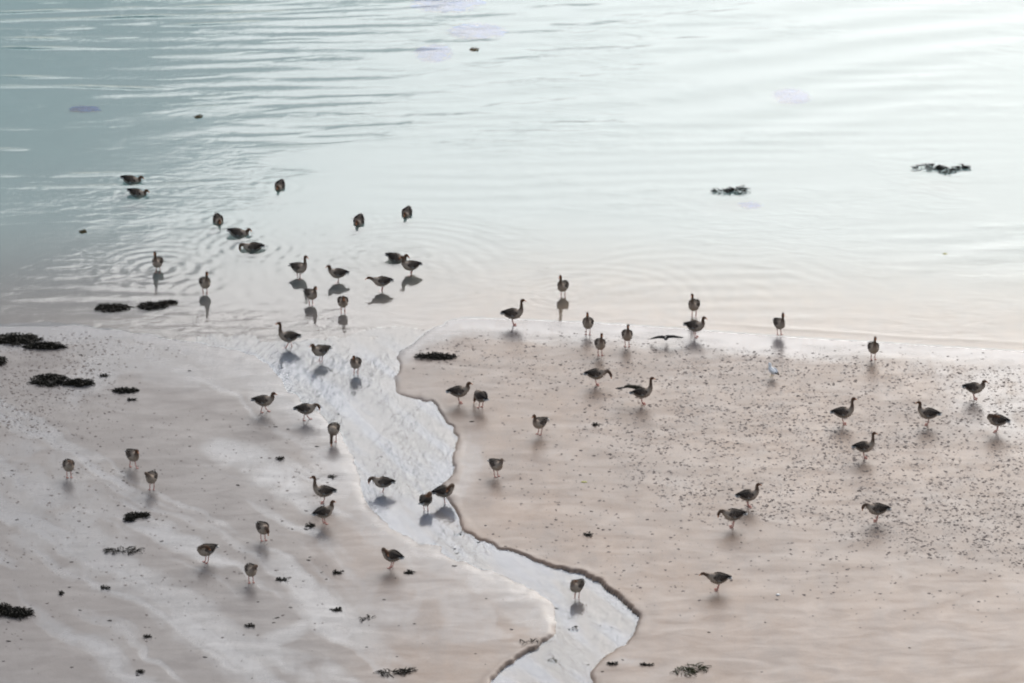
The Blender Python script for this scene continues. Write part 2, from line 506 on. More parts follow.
# ------------------------------------------------------------------ the sand sheet
verts = np.stack([XX, YY, HH], -1).reshape(-1, 3)
me = mesh_np('sand', verts, grid_faces(*XX.shape)); shade_smooth(me)
fattr(me, 'film', FILM); fattr(me, 'under', UNDER); fattr(me, 'land', LAND)
silt = smooth(1.0, -6.0, XX + (YY - 135) * -0.05 + 2.2 * fbm(XX * .2, YY * .2, 3)) * 0.85
fattr(me, 'silt', silt)
_rel = HH - CAM_H; _q = YY * CP - _rel * SP; _q = np.where(_q > 1, _q, 1)
_u = 512 + FPX * XX / _q; _v = 341.5 - FPX * (YY * SP + _rel * CP) / _q
fattr(me, 'worked', np.where(near, cast_density(np.where(near, _u, 0), np.where(near, _v, 0)), 0))
fattr(me, 'offshore', smooth(.06, .30, -HH))       # clean pale sand beyond the low-water line
# shade of the steep cut faces, painted dark into the sand colour
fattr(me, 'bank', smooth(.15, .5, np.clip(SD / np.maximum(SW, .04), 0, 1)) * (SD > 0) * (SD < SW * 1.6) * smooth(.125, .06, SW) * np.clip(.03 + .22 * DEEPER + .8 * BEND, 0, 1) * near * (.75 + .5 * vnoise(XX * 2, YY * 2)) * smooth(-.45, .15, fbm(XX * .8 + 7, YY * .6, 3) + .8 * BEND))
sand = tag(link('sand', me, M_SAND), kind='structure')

# ------------------------------------------------------------------ the geese: where each stands (u, v at feet or waterline)
# pose, yaw (0 faces right in the photo, -90 faces the viewer), u, v, label
GEESE = [
 ('swim', 5, 131, 181, 'goose swimming, upper of the close pair at far left of the water'),
 ('swim', -8, 137, 194, 'goose swimming, lower of the close pair at far left of the water'),
 ('swim', -92, 280, 187, 'brown goose swimming towards the viewer, farthest out of the single swimmers'),
 ('swim', -85, 218, 221, 'goose swimming towards the viewer just above left of the dipping goose'),
 ('swim', 3, 238, 234, 'dark goose swimming rightwards directly above the goose dipping its head'),
 ('dip', 176, 253, 248, 'goose dipping its head into the water, facing left'),
 ('alert', -88, 158, 269, 'goose wading belly deep with neck up inside the leftmost ring ripples'),
 ('alert', -75, 205, 292, 'goose with neck up in shallow water, nearest above the two seaweed strands'),
 ('swim', -95, 359, 222, 'goose swimming towards the viewer, left one of the two swimmers nearest the photo centre'),
 ('swim', -88, 407, 214, 'goose swimming towards the viewer, rightmost of the far swimmers'),
 ('alert', -35, 299, 276, 'goose wading with upright neck and head turned right, left of the goose trio in shallows'),
 ('relaxed', 183, 338, 281, 'dark winged goose facing left in the shallows with wide brown reflection'),
 ('forward', 190, 382, 290, 'goose stretching its neck forward to the left in the shallows'),
 ('swim', -12, 396, 259, 'goose swimming with raised tail, touching the upright goose beside it'),
 ('relaxed_up', 200, 411, 273, 'goose facing left in front of the swimmer with raised tail'),
 ('relaxed_up', -70, 311, 303, 'goose facing the viewer at the water edge, left one of the two at stream mouth'),
 ('relaxed', -78, 343, 311, 'goose facing the viewer at the water edge, right one of the two at stream mouth'),
 ('alert_walk', 182, 289, 347, 'large goose with raised neck facing left in the stream mouth'),
 ('relaxed', 215, 321, 361, 'goose with short tucked neck and pink legs in the middle of stream mouth'),
 ('relaxed_up', 250, 356, 373, 'goose with long legs facing the viewer in the stream mouth, near its right bank'),
 ('relaxed_walk', -5, 264, 412, 'dark goose walking rightwards on the sand, left of the stream'),
 ('droop_walk', 6, 306, 420, 'goose stepping rightwards off the sand into the stream with head lowered'),
 ('down', -95, 334, 441, 'goose facing the viewer with head down drinking at the left stream edge'),
 ('alert', 172, 324, 503, 'tall goose with upright neck facing left on the sand beside the stream'),
 ('relaxed', 35, 324, 524, 'goose directly below the tall upright goose on the left stream bank'),
 ('droop_one', 178, 383, 492, 'goose standing on one leg in the stream, facing left with lowered head'),
 ('tucked', 70, 426, 510, 'hunched round goose in the stream, close left of the preening goose'),
 ('preen_one', 25, 444, 502, 'preening goose on one leg by the right stream bank'),
 ('tucked', -80, 69, 477, 'hunched goose at far left standing over its brown reflection'),
 ('relaxed_walk', -60, 133, 467, 'goose showing white under its tail, walking at far left of the sand'),
 ('preen', -100, 152, 489, 'goose with head turned over its back at far left, lowest of three'),
 ('preen', 215, 207, 562, 'goose preening its side on the lower left sand, left one of three'),
 ('droop', -75, 263, 540, 'goose with bowed head on lower left sand, uppermost one of three'),
 ('preen', -70, 251, 582, 'goose preening with pink feet on lower left sand, lowest one of three'),
 ('preen', 155, 392, 568, 'goose preening with tail to the right, alone on sand below the stream bend'),
 ('alert', 0, 513, 325, 'goose with neck up facing right at the waterline right of the stream mouth'),
 ('relaxed', 4, 459, 403, 'dark goose facing right on sand, left one of the pair right of the stream'),
 ('down', 115, 481, 408, 'goose bending down, right one of the pair right of the stream'),
 ('relaxed_up', 235, 540, 434, 'goose facing the viewer with head to the left, alone on sand in photo centre'),
 ('preen', -60, 496, 476, 'goose with hidden head on thin legs, alone on sand right of the stream'),
 ('alert', -100, 563, 295, 'goose with upright neck standing in the shallows, alone right of centre'),
 ('alert', -80, 588, 334, 'goose facing the viewer on the sand edge, left one of the upright three'),
 ('alert', -95, 600, 355, 'goose facing the viewer on sand, lowest one of the upright three'),
 ('alert', -85, 627, 346, 'goose facing the viewer on sand, right one of the upright three'),
 ('feed', 2, 596, 385, 'goose facing right with head bent down just left of the wing stretching goose'),
 ('stretch', 4, 642, 404, 'goose facing right stretching one long wing out behind it'),
 ('alert', -92, 694, 315, 'goose with upright neck, upper one of the overlapping pair at the waterline'),
 ('relaxed_up', -20, 695, 337, 'goose with tail to the left, lower one of the overlapping pair at the waterline'),
 ('alert', -84, 779, 334, 'goose facing the viewer with neck up alone on the white waterline strip'),
 ('alert', -98, 873, 359, 'goose facing the viewer on wet sand above the right hand geese, blurred reflection below'),
 ('alert', 2, 843, 424, 'goose with very tall neck facing right, left one of the right hand geese'),
 ('alert', 5, 864, 458, 'goose facing right with pale wing patch, lowest of the right hand group'),
 ('relaxed_up', 170, 928, 425, 'goose facing left on speckled sand at right, between other geese'),
 ('relaxed', -14, 974, 399, 'goose facing right with short neck near the right edge, upper of two'),
 ('tucked', 165, 997, 432, 'goose with hidden head near the right edge, lower of two'),
 ('relaxed_up', 10, 748, 507, 'goose facing right with white rump, upper one of the pair on lower speckled sand'),
 ('droop', 185, 733, 527, 'goose facing left with head low, lower one of the pair on lower speckled sand'),
 ('droop', 182, 877, 521, 'goose facing left with head low, alone on lower right speckled sand'),
 ('forward', 178, 718, 590, 'goose facing left on smooth pink sand, nearest goose of the right side'),
 ('tucked', -110, 577, 597, 'hunched goose standing in the lower stream bend over its dark reflection'),
]
SPOTS = [spot(g[2], g[3]) for g in GEESE]

# ------------------------------------------------------------------ sea surface with wavelets and ring ripples
sea_x = lines(-19.0, 19.0, 0.06, -2500, 2500)
sea_y = lines(131.0, 177.0, 0.075, 128, 6000)
SXX, SYY = np.meshgrid(sea_x, sea_y)
nearS = (np.abs(SXX) < 20) & (SYY < 179)
off = SYY - yshore(SXX)
depth = np.clip(-base_h(SXX, SYY), 0, 6)
Z = np.zeros(SXX.shape)
shal = smooth(0.0, 0.05, depth)
w1 = fbm(SXX * 0.12, SYY * 0.22, 4)
leftness = smooth(0.0, -11.0, SXX + 1.5 * w1)
ph = SYY * 5.6 - SXX * 0.75 + 2.6 * fbm(SXX * 0.10, SYY * 0.16, 3) * 2
crest = np.maximum(0, np.sin(ph)) ** 5 * smooth(-0.12, 0.4, fbm(SXX * 0.16 + 5, SYY * 0.5, 3))
Z += 0.017 * crest * leftness * (1 + 1.6 * smooth(-4, -13, SXX)) * smooth(7, 15, off)
ph2 = SYY * 2.3 - SXX * 0.95 + 1.8 * fbm(SXX * 0.08 + 50, SYY * 0.10, 3) * 2
Z += (0.007 * np.sin(ph2) * smooth(-0.3, 0.4, fbm(SXX * 0.10 + 90, SYY * 0.12, 2) + 0.1)) * smooth(0.5, 5, off) * (1 - 0.6 * leftness) * (1 + 0.5 * smooth(0, 8, SXX))
ph3 = SYY * 6.5 - SXX * 0.3 + 4 * fbm(SXX * 0.12 + 70, SYY * 0.2, 3)
Z += 0.0030 * np.sin(ph3) * smooth(-0.2, 0.4, fbm(SXX * .15 + 20, SYY * .2, 2)) * smooth(0.1, 2, off)
ring_src = [(g, s) for g, s in zip(GEESE, SPOTS) if s[2] <= 0.001 and s[1] > float(yshore(s[0])) + 0.6]
for k, (g, s) in enumerate(ring_src):
    amp = {'swim': .0030, 'dip': .005}.get(g[0], .0032)
    if g[2] in (158, 563): amp = .0045
    rad = 1.1 if g[0] == 'swim' else 1.5
    if g[2] in (158, 563, 343, 396): rad = 2.0
    m = (np.abs(SXX - s[0]) < rad * 2.2) & (np.abs(SYY - s[1]) < rad * 2.2)
    r = np.hypot(SXX[m] - s[0], SYY[m] - s[1]) * (1 + 0.05 * fbm(SXX[m] * .8 + k, SYY[m] * .8, 2))
    lam = 0.33 + 0.05 * (k % 4)
    Z[m] += 0.55 * amp * np.sin(2 * math.pi * r / lam + k) * np.exp(-(r / rad) ** 2) * smooth(-.5, .2, fbm(SXX[m] * .8 + k, SYY[m] * .7, 3)) * smooth(0.1, .35, r)
# broad rings drifting off the flock and off the waders on the right
for (u, v, rr, amp, lam) in [(335, 285, 5.0, .0032, .62), (690, 318, 5.5, .0040, .70), (590, 300, 3.6, .0030, .55), (400, 268, 4.2, .0030, .5)]:
    x0, y0 = pix(u, v)
    r = np.hypot(SXX - x0, SYY - y0) * (1 + 0.06 * fbm(SXX * .4 + u, SYY * .4, 2))
    Z += 0.6 * amp * smooth(-.25, .3, fbm(SXX * .5 + u, SYY * .5, 3)) * np.sin(2 * math.pi * r / lam) * np.exp(-((r - rr * .8) / (rr * .45)) ** 2)
Z = Z * nearS * (0.15 + 0.85 * shal)
# a low swash line parallel to the shore on the right
Z += 0.010 * np.exp(-((off - 0.75 - 0.12 * vnoise(SXX * .5, SXX * 0 + 3)) / 0.13) ** 2) * smooth(4.5, 9, SXX) * nearS
turb = 0.16 * (1 - np.exp(-depth * 2.2)) * (1 + 0.25 * fbm(SXX * 0.12 + 3, SYY * 0.12, 3))
covered = (lookup(STREAM_Z, SXX, SYY) > 0.0006) & (lookup(SD, SXX, SYY) > 0) & nearS      # there the stream runs out over it
f_ = grid_faces(*SXX.shape); f_ = f_[~covered.ravel()[f_].any(1)]
me = mesh_np('sea', np.stack([SXX, SYY, Z], -1).reshape(-1, 3), f_); shade_smooth(me)
fattr(me, 'turbid', np.clip(turb, 0, .9)); fattr(me, 'deep', 1 - np.exp(-depth * 2.2)); mouth = np.exp(-((SXX + 6.8) / 4.0) ** 2) * smooth(1.5, -2.5, off)
fattr(me, 'chop', np.where(nearS, 1.6 * mouth + 0.25 + 0.75 * smooth(-0.3, .4, fbm(SXX * .3, SYY * .35, 3)), .6))
tag(link('sea', me, M_SEA), kind='structure')

# ------------------------------------------------------------------ stream surface
jx = np.where((GX > -19) & (GX < 8))[0]; jy = np.where((GY > 108) & (GY < 146))[0]
sl = np.ix_(jy, jx)
keep = (SD[sl] > -0.15) & (STREAM_Z[sl] > 0.0006)
sv = np.stack([XX[sl], YY[sl], STREAM_Z[sl] + 0.0035 * fbm(XX[sl] * 2.2, YY[sl] * 1.2, 3) * smooth(2.5, 6, _d[sl])], -1).reshape(-1, 3)
f = grid_faces(len(jy), len(jx), keep)
used = np.unique(f); remap = np.full(len(sv), -1); remap[used] = np.arange(len(used))
me = mesh_np('stream', sv[used], remap[f]); shade_smooth(me)
flow = 0.45 + 0.75 * smooth(-0.35, .35, fbm(XX[sl] * .7, YY[sl] * .3, 4))
_tb = (0.17 + 0.24 * smooth(-.3, .4, fbm(XX[sl] * 2.0 + 9 + .9 * YY[sl], YY[sl] * .35, 5))) * (.15 + .85 * smooth(.3, 5, _d[sl]))
fattr(me, 'turbid', _tb.reshape(-1)[used]); fattr(me, 'chop', flow.reshape(-1)[used]); fattr(me, 'deep', flow.reshape(-1)[used] * .12)
tag(link('stream', me, M_STREAM), kind='structure')

# ------------------------------------------------------------------ lofted shapes
def catmull(P, n):
    P = np.asarray(P, float)
    Q = np.vstack([2 * P[0] - P[1], P, 2 * P[-1] - P[-2]])
    out = []
    for i in range(1, len(Q) - 2):
        for t in np.linspace(0, 1, n, endpoint=False):
            a, b, c, d = Q[i - 1], Q[i], Q[i + 1], Q[i + 2]
            out.append(0.5 * (2 * b + (c - a) * t + (2 * a - 5 * b + 4 * c - d) * t * t + (3 * b - a - 3 * c + d) * t ** 3))
    out.append(P[-1])
    return np.array(out)

def loft(P, n=4, ring=12, side=(0, 1, 0)):
    """P rows: x, y, z, half width (along side), half height. Closed tube with pinched ends."""
    S = catmull(P, n)
    S[:, 3:] = np.maximum(S[:, 3:], 0.002)
    C = S[:, :3]
    T = np.gradient(C, axis=0); T /= np.linalg.norm(T, axis=1, keepdims=True) + 1e-9
    sd = np.array(side, float); V = []; 
    for i in range(len(C)):
        sd = sd - T[i] * sd.dot(T[i]); sd /= np.linalg.norm(sd) + 1e-9
        up = np.cross(T[i], sd)
        for k in range(ring):
            a = 2 * math.pi * k / ring
            V.append(C[i] + sd * S[i, 3] * math.cos(a) + up * S[i, 4] * math.sin(a))
    m = len(C); V = list(V); F = []
    for i in range(m - 1):
        for k in range(ring):
            a = i * ring + k; b = i * ring + (k + 1) % ring
            F.append((a, b, b + ring, a + ring))
    V.append(C[0]); V.append(C[-1]); c0, c1 = len(V) - 2, len(V) - 1
    for k in range(ring):
        F.append((c0, (k + 1) % ring, k)); F.append((c1, (m - 1) * ring + k, (m - 1) * ring + (k + 1) % ring))
    return [tuple(v) for v in V], F, S

def join(parts):
    V, F = [], []
    for v, f in parts:
        o = len(V); V += v; F += [tuple(i + o for i in q) for q in f]
    return V, F

def pymesh(name, V, F, smoothed=True):
    me = bpy.data.meshes.new(name); me.from_pydata([tuple(v) for v in V], [], F); me.update()
    if smoothed: shade_smooth(me)
    return me

def remesh(name, V, F, voxel):
    me = pymesh(name, V, F)
    o = bpy.data.objects.new('tmp', me); COL.objects.link(o)
    md = o.modifiers.new('r', 'REMESH'); md.mode = 'VOXEL'; md.voxel_size = voxel
    sm = o.modifiers.new('s', 'SMOOTH'); sm.iterations = 3; sm.factor = .5
    dg = bpy.context.evaluated_depsgraph_get()
    res = bpy.data.meshes.new_from_object(o.evaluated_get(dg)); res.name = name
    COL.objects.unlink(o); bpy.data.objects.remove(o); bpy.data.meshes.remove(me)
    shade_smooth(res)
    return res

# ------------------------------------------------------------------ goose
# neck control points after the breast: x, y, z, half width, half height ; the last three make the head
NECKS = {
 'alert':   [(.235, 0, .475, .070, .075), (.262, 0, .57, .046, .05), (.262, 0, .68, .036, .038), (.262, 0, .775, .034, .036), (.285, 0, .825, .041, .044), (.325, 0, .828, .038, .038), (.355, 0, .815, .024, .024)],
 'relaxed_up': [(.235, 0, .465, .072, .078), (.265, 0, .53, .052, .055), (.262, 0, .60, .041, .043), (.262, 0, .665, .037, .039), (.285, 0, .710, .042, .045), (.325, 0, .710, .038, .038), (.355, 0, .697, .024, .024)],
 'relaxed': [(.235, 0, .455, .078, .080), (.268, 0, .505, .060, .062), (.272, 0, .555, .048, .05), (.275, 0, .595, .042, .044), (.30, 0, .632, .043, .046), (.34, 0, .630, .039, .039), (.37, 0, .615, .024, .024)],
 'forward': [(.25, 0, .44, .070, .072), (.31, 0, .475, .050, .052), (.36, 0, .50, .040, .041), (.405, 0, .52, .037, .038), (.445, 0, .532, .042, .044), (.485, 0, .520, .037, .037), (.51, 0, .505, .022, .022)],
 'droop':   [(.245, 0, .455, .070, .072), (.30, 0, .50, .050, .052), (.35, 0, .51, .040, .042), (.39, 0, .485, .036, .038), (.415, 0, .445, .041, .043), (.425, 0, .405, .037, .037), (.428, 0, .378, .022, .022)],
 'feed':    [(.25, 0, .43, .070, .072), (.32, 0, .455, .050, .052), (.39, 0, .445, .040, .042), (.44, 0, .39, .036, .038), (.465, 0, .33, .041, .043), (.475, 0, .29, .037, .037), (.478, 0, .262, .022, .022)],
 'down':    [(.25, 0, .40, .070, .072), (.31, 0, .36, .050, .052), (.345, 0, .28, .040, .042), (.365, 0, .20, .036, .038), (.385, 0, .135, .041, .043), (.40, 0, .095, .037, .037), (.41, 0, .068, .022, .022)],
 'preen':   [(.24, 0, .465, .070, .072), (.255, .03, .53, .048, .05), (.21, .085, .57, .040, .04), (.14, .13, .565, .037, .038), (.085, .155, .535, .042, .043), (.05, .165, .500, .037, .037), (.03, .168, .475, .022, .022)],
 'tucked':  [(.235, 0, .44, .075, .078), (.225, .02, .49, .058, .058), (.165, .05, .525, .045, .045), (.10, .06, .53, .040, .04), (.04, .06, .522, .042, .04), (.0, .058, .508, .036, .032), (-.03, .055, .495, .02, .02)],
}
for _k in NECKS:      # feathered necks are full
    NECKS[_k] = [(x, y, z, a * (1.22 if i < 4 else 1.08), b * (1.22 if i < 4 else 1.08)) for i, (x, y, z, a, b) in enumerate(NECKS[_k])]
NECKS['swim'] = [(x - .01, y, z - .03, a, b) for x, y, z, a, b in NECKS['relaxed']]
NECKS['dip'] = NECKS['droop']
NECKS['stretch'] = NECKS['alert']
BODY = [(-.34, 0, .41, .018, .014), (-.29, 0, .405, .060, .052), (-.20, 0, .388, .115, .105), (-.09, 0, .372, .155, .150), (.03, 0, .368, .170, .168), (.13, 0, .388, .152, .150), (.19, 0, .425, .115, .115)]

PAL = dict(head=(.125, .066, .040), neck=(.145, .100, .072), breast=(.40, .32, .25), flank=(.19, .150, .118), back=(.065, .053, .043), belly=(.42, .37, .32), vent=(.74, .73, .70), leg=(.56, .25, .21))

def tilt(V, deg, pivot):
    c, s = math.cos(R(deg)), math.sin(R(deg))
    out = []
    for x, y, z in V:
        dx, dz = x - pivot[0], z - pivot[1]
        out.append((pivot[0] + c * dx + s * dz, y, pivot[1] - s * dx + c * dz))
    return out

def leg_parts(sgn, mode):
    """shank and webbed foot; mode: stand, fwd, back"""
    fx = {'stand': .02, 'fwd': .11, 'back': -.09}[mode]
    kx = {'stand': -.02, 'fwd': .01, 'back': -.05}[mode]
    y = .062 * sgn
    v, f, S = loft([(-.02, y * 1.25, .31, .060, .075), (-.025, y * 1.15, .245, .036, .042), (kx, y, .185, .016, .018), (kx + .4 * (fx - kx), y, .10, .0155, .016), (fx - .005, y, .022, .015, .015), (fx + .005, y, .008, .010, .008)], 3, 8, (0, 1, 0))
    out = [(v, f)]
    for da in (-28, 0, 28):          # three toes
        dx, dy = math.cos(R(da)), math.sin(R(da))
        out.append(loft([(fx - .01, y, .014, .010, .010), (fx + .05 * dx, y + .05 * dy, .012, .009, .008), (fx + .098 * dx, y + .098 * dy, .009, .006, .006)], 2, 6, (0, 1, 0))[:2])
    # web between the toes
    a = [(fx - .005, y), (fx + .08 * math.cos(R(-28)), y + .08 * math.sin(R(-28))), (fx + .085, y), (fx + .08 * math.cos(R(28)), y + .08 * math.sin(R(28)))]
    wv = [(p[0], p[1], .004) for p in a] + [(p[0], p[1], .014) for p in a]
    out.append((wv, [(0, 2, 1), (0, 3, 2), (4, 5, 6), (4, 6, 7), (0, 1, 5, 4), (1, 2, 6, 5), (2, 3, 7, 6), (3, 0, 4, 7)]))
    return out

_goose_cache = {}
def goose_meshes(pose, mirror):
    key = (pose, mirror)
    if key in _goose_cache: return _goose_cache[key]
    p = pose.split('_')
    legs = 'stand'
    npose = pose
    if pose.endswith('_walk'): legs = 'walk'; npose = pose[:-5]
    elif pose.endswith('_one'): legs = 'one'; npose = pose[:-4]
    water = npose in ('swim', 'dip')
    spine = BODY + NECKS[npose]
    if mirror: spine = [(x, -y, z, a, b) for x, y, z, a, b in spine]
    v, f, S = loft(spine, 4, 16)
    parts = [(v, f)]
    if not water:
        if legs == 'walk': parts += leg_parts(1, 'fwd') + leg_parts(-1, 'back')
        elif legs == 'one': parts += leg_parts(-1, 'stand')
        else: parts += leg_parts(1, 'stand') + leg_parts(-1, 'stand')
    V, F = join(parts)
    me = remesh('goose_body', V, F, .0085)
    n = len(me.vertices); co = np.empty(n * 3, np.float32); me.vertices.foreach_get('co', co); co = co.reshape(-1, 3)
    C = S[:, :3]; d = np.linalg.norm(co[:, None] - C[None], axis=2) - 0.6 * S[None, :, 3]; idx = d.argmin(1)
    s = idx / (len(S) - 1) * (len(spine) - 1)       # in control-point units
    nb = len(BODY)
    col = np.zeros((n, 3))
    P_ = {k: np.array(c) for k, c in PAL.items()}
    up = (co[:, 2] - C[idx, 2]) / np.maximum(S[idx, 4], .01)
    fl = P_['flank'][None]; 
    body = np.where((up > .35)[:, None], P_['back'], np.where((up < -.55)[:, None], P_['belly'], fl))
    body = body + (P_['breast'] - body) * smooth(3.6, 5.4, s)[:, None]
    # pale barring on flanks
    bar = (np.sin(co[:, 0] * 105 + 6 * co[:, 2]) > .55) & (s < 5) & (up < .3)
    body = np.where(bar[:, None], body * 1.7, body)
    vent = smooth(1.9, 1.2, s) * (up < .3)
    body = body + (P_['vent'] - body) * np.clip(vent, 0, 1)[:, None]
    t = smooth(nb - .6, nb + 1.6, s)[:, None]
    body = body + (P_['neck'] - body) * t
    t = smooth(nb + 2.2, nb + 4.0, s)[:, None]
    body = body + (P_['head'] - body) * t
    lz = smooth(.205, .18, co[:, 2]) * (not water) * (d.min(1) > .03) * (s < nb)
    body = body + (P_['leg'] - body) * lz[:, None]
    cattr(me, 'Col', body)
    me.materials.append(M_PLUME)
    # bill
    h1 = np.array(spine[-2][:3]); h2 = np.array(spine[-1][:3]); dr = (h2 - h1) / np.linalg.norm(h2 - h1)
    sd = np.array([0, 1, 0.]); 
    if abs(dr[1]) > .5: sd = np.array([1, 0, 0.])
    b0 = h1 + dr * .022
    bv, bf, _ = loft([tuple(b0) + (.020, .026), tuple(b0 + dr * .03) + (.018, .020), tuple(b0 + dr * .062) + (.015, .011), tuple(b0 + dr * .078) + (.008, .006)], 3, 10, tuple(sd))
    # eyes
    hc = np.array(spine[-3][:3]) * .35 + h1 * .65
    sdv = sd - dr * sd.dot(dr); sdv /= np.linalg.norm(sdv); upv = np.cross(dr, sdv) * (1 if np.cross(dr, sdv)[2] > -.2 else -1)
    eyes = []
    for sg in (1, -1):
        e = hc + sdv * sg * .036 + upv * .010
        ev, ef, _ = loft([tuple(e - sdv * .006) + (.003, .003), tuple(e) + (.0065, .0065), tuple(e + sdv * .006) + (.003, .003)], 2, 6, (0, 0, 1))
        eyes.append((ev, ef))
    # wings, flight feathers, tail
    wings = []
    KW = 1.14
    for sg in (1, -1):
        wv, wf, wS = loft([(.155, .105 * sg, .425, .012, .030), (.10, .133 * sg, .425, .028, .075), (0, .152 * sg, .415, .030, .098), (-.12, .132 * sg, .415, .030, .086), (-.21, .090 * sg, .418, .024, .055), (-.28, .055 * sg, .418, .010, .022)], 4, 12)
        fv, ff, _ = loft([(-.08, .100 * sg, .470, .030, .040), (-.19, .078 * sg, .455, .030, .042), (-.29, .045 * sg, .445, .022, .028), (-.37, .020 * sg, .432, .011, .013), (-.40, .012 * sg, .430, .004, .004)], 3, 8)
        wings.append([wv, wf, fv, ff])
    tv = []; tf = []
    K = 6
    for i, (x, hw, z, th) in enumerate([(-.26, .050, .408, .030), (-.33, .078, .400, .012), (-.385, .088, .395, .006)]):
        for k in range(K + 1):
            a = (k / K) * 2 - 1
            tv.append((x + (.02 * (1 - a * a) * -1 if i == 2 else 0), a * hw, z - .012 * a * a + th)); 
        for k in range(K + 1):
            a = (k / K) * 2 - 1
            tv.append((x + (.02 * (1 - a * a) * -1 if i == 2 else 0), a * hw, z - .012 * a * a - th))
    W = 2 * (K + 1)
    for i in range(2):
        for k in range(K):
            a = i * W + k; tf.append((a, a + 1, a + 1 + W, a + W))
            a = i * W + K + 1 + k; tf.append((a, a + W, a + 1 + W, a + 1))
        a = i * W; tf.append((a, a + W, a + W + K + 1, a + K + 1)); a = i * W + K; tf.append((a, a + K + 1, a + W + K + 1, a + W))
    for k in range(K):
        a = 2 * W + k; tf.append((a, a + 1, a + K + 2, a + K + 1)); a = k; tf.append((a, a + K + 1, a + K + 2, a + 1))
    tcol = []
    for i, vtx in enumerate(tv):
        row = i // W; top = (i % W) <= K
        tcol.append((.70, .69, .66) if (not top or row != 1) else (.07, .06, .055))
    if water:
        fix = lambda V: tilt([(x, y, z - .36) for x, y, z in V], 17 if npose == 'swim' else 6, (0, 0))
        tl = lambda V: tilt(fix(V), 0, (0, 0))
    else:
        fix = lambda V: V
    if water:
        cc = np.array(fix([tuple(c) for c in co]), np.float32); me.vertices.foreach_set('co', cc.ravel()); me.update()
    D = {'body': me, 'legs': legs, 'water': water}
    bm_ = pymesh('bill', fix(bv), bf); bm_.materials.append(M_BILL); D['bill'] = bm_
    D['eyes'] = []
    for ev, ef in eyes:
        e = pymesh('eye', fix(ev), ef); e.materials.append(M_EYE); D['eyes'].append(e)
    D['wings'] = []
    for wv, wf, fv, ff in wings:
        w = pymesh('wing', fix(wv), wf)
        wc = []
        for x, y, z in wv:
            b = .5 + .5 * math.sin(x * 95 + (z - .43) * 55)
            c = np.array([.068, .053, .043]) * (1 if x > -.05 else .6) * (1 + 1.7 * max(0, b - .7) * 4)
            if x > .05 and z < .42: c = c * 1.6 + .02
            if -.24 < x < .10 and z < .365: c = np.array([.30, .29, .27])     # pale lower edge of the coverts
            wc.append(c)
        cattr(w, 'Col', np.array(wc)); w.materials.append(M_COVERT)
        fm = pymesh('flight_feathers', fix(fv), ff); fm.materials.append(M_FLIGHT)
        D['wings'].append((w, fm))
    tm = pymesh('tail', fix(tv), tf); cattr(tm, 'Col', np.array(tcol)); tm.materials.append(M_TAIL); D['tail'] = tm
    _goose_cache[key] = D
    return D

def stretch_wing():
    """a wing opened straight back: coverts and long dark primaries"""
    cv, cf, _ = loft([(.10, .10, .44, .03, .05), (-.08, .16, .47, .10, .060), (-.26, .20, .505, .10, .050), (-.44, .22, .52, .08, .036), (-.52, .225, .515, .02, .010)], 4, 12)
    fl = []
    for k in range(7):
        dy = -.09 + .03 * k
        fl.append(loft([(-.22, .19 + dy * .8, .520 - .006 * k, .022, .014), (-.50, .21 + dy, .525 - .010 * k, .024, .014), (-.80 + .03 * abs(k - 3), .20 + dy * 1.5, .505 - .010 * k, .010, .006)], 3, 6)[:2])
    return (cv, cf), fl

for gi, (g, s) in enumerate(zip(GEESE, SPOTS)):
    pose, yaw, u, v, label = g
    rr = random.Random(1000 + gi)
    mirror = rr.random() < .5
    if pose.startswith(('preen', 'tucked')):
        mirror = (math.sin(R(yaw)) > 0.2) != (math.cos(R(yaw)) < 0)
        if u in (207,): mirror = False
    D = goose_meshes(pose, mirror)
    x, y, z = s
    gz = float(ground_z(x, y))
    root = bpy.data.objects.new('goose', None); COL.objects.link(root)
    root.empty_display_size = .2
    root.location = (x, y, z if D['water'] else gz)
    sc = 0.905 + .08 * rr.random()
    root.scale = (sc, sc, sc)
    root.rotation_euler = (0, 0, R(yaw + (rr.uniform(-16, 16) if abs(math.sin(R(yaw))) > .9 else rr.uniform(-5, 5))))
    afloat = D['water']
    tag(root, label, 'goose', 'geese of the flock on the beach')
    link('body', D['body'], None, root)
    link('bill', D['bill'], None, root)
    for e in D['eyes']: link('eye', e, None, root)
    for k, (w, fm) in enumerate(D['wings']):
        if pose == 'stretch' and k == 0: continue
        wo = link('wing', w, None, root); link('flight_feathers', fm, None, wo)
    if pose == 'stretch':
        (cv, cf), fl = stretch_wing()
        wm = pymesh('wing', cv, cf); cattr(wm, 'Col', np.tile([.035, .030, .020], (len(cv), 1))); wm.materials.append(M_COVERT)
        wo = link('wing', wm, None, root); wo['label'] = 'dark wing stretched straight out behind'
        for fv, ff in fl:
            fo = pymesh('flight_feather', fv, ff); fo.materials.append(M_FLIGHT); link('flight_feather', fo, None, wo)
    link('tail', D['tail'], None, root)

# ------------------------------------------------------------------ white gull and the dark bird skimming the sand
def part(name, P, mat, parent, n=3, ring=10, side=(0, 1, 0)):
    v, f, _ = loft(P, n, ring, side); m = pymesh(name, v, f); return link(name, m, mat, parent)

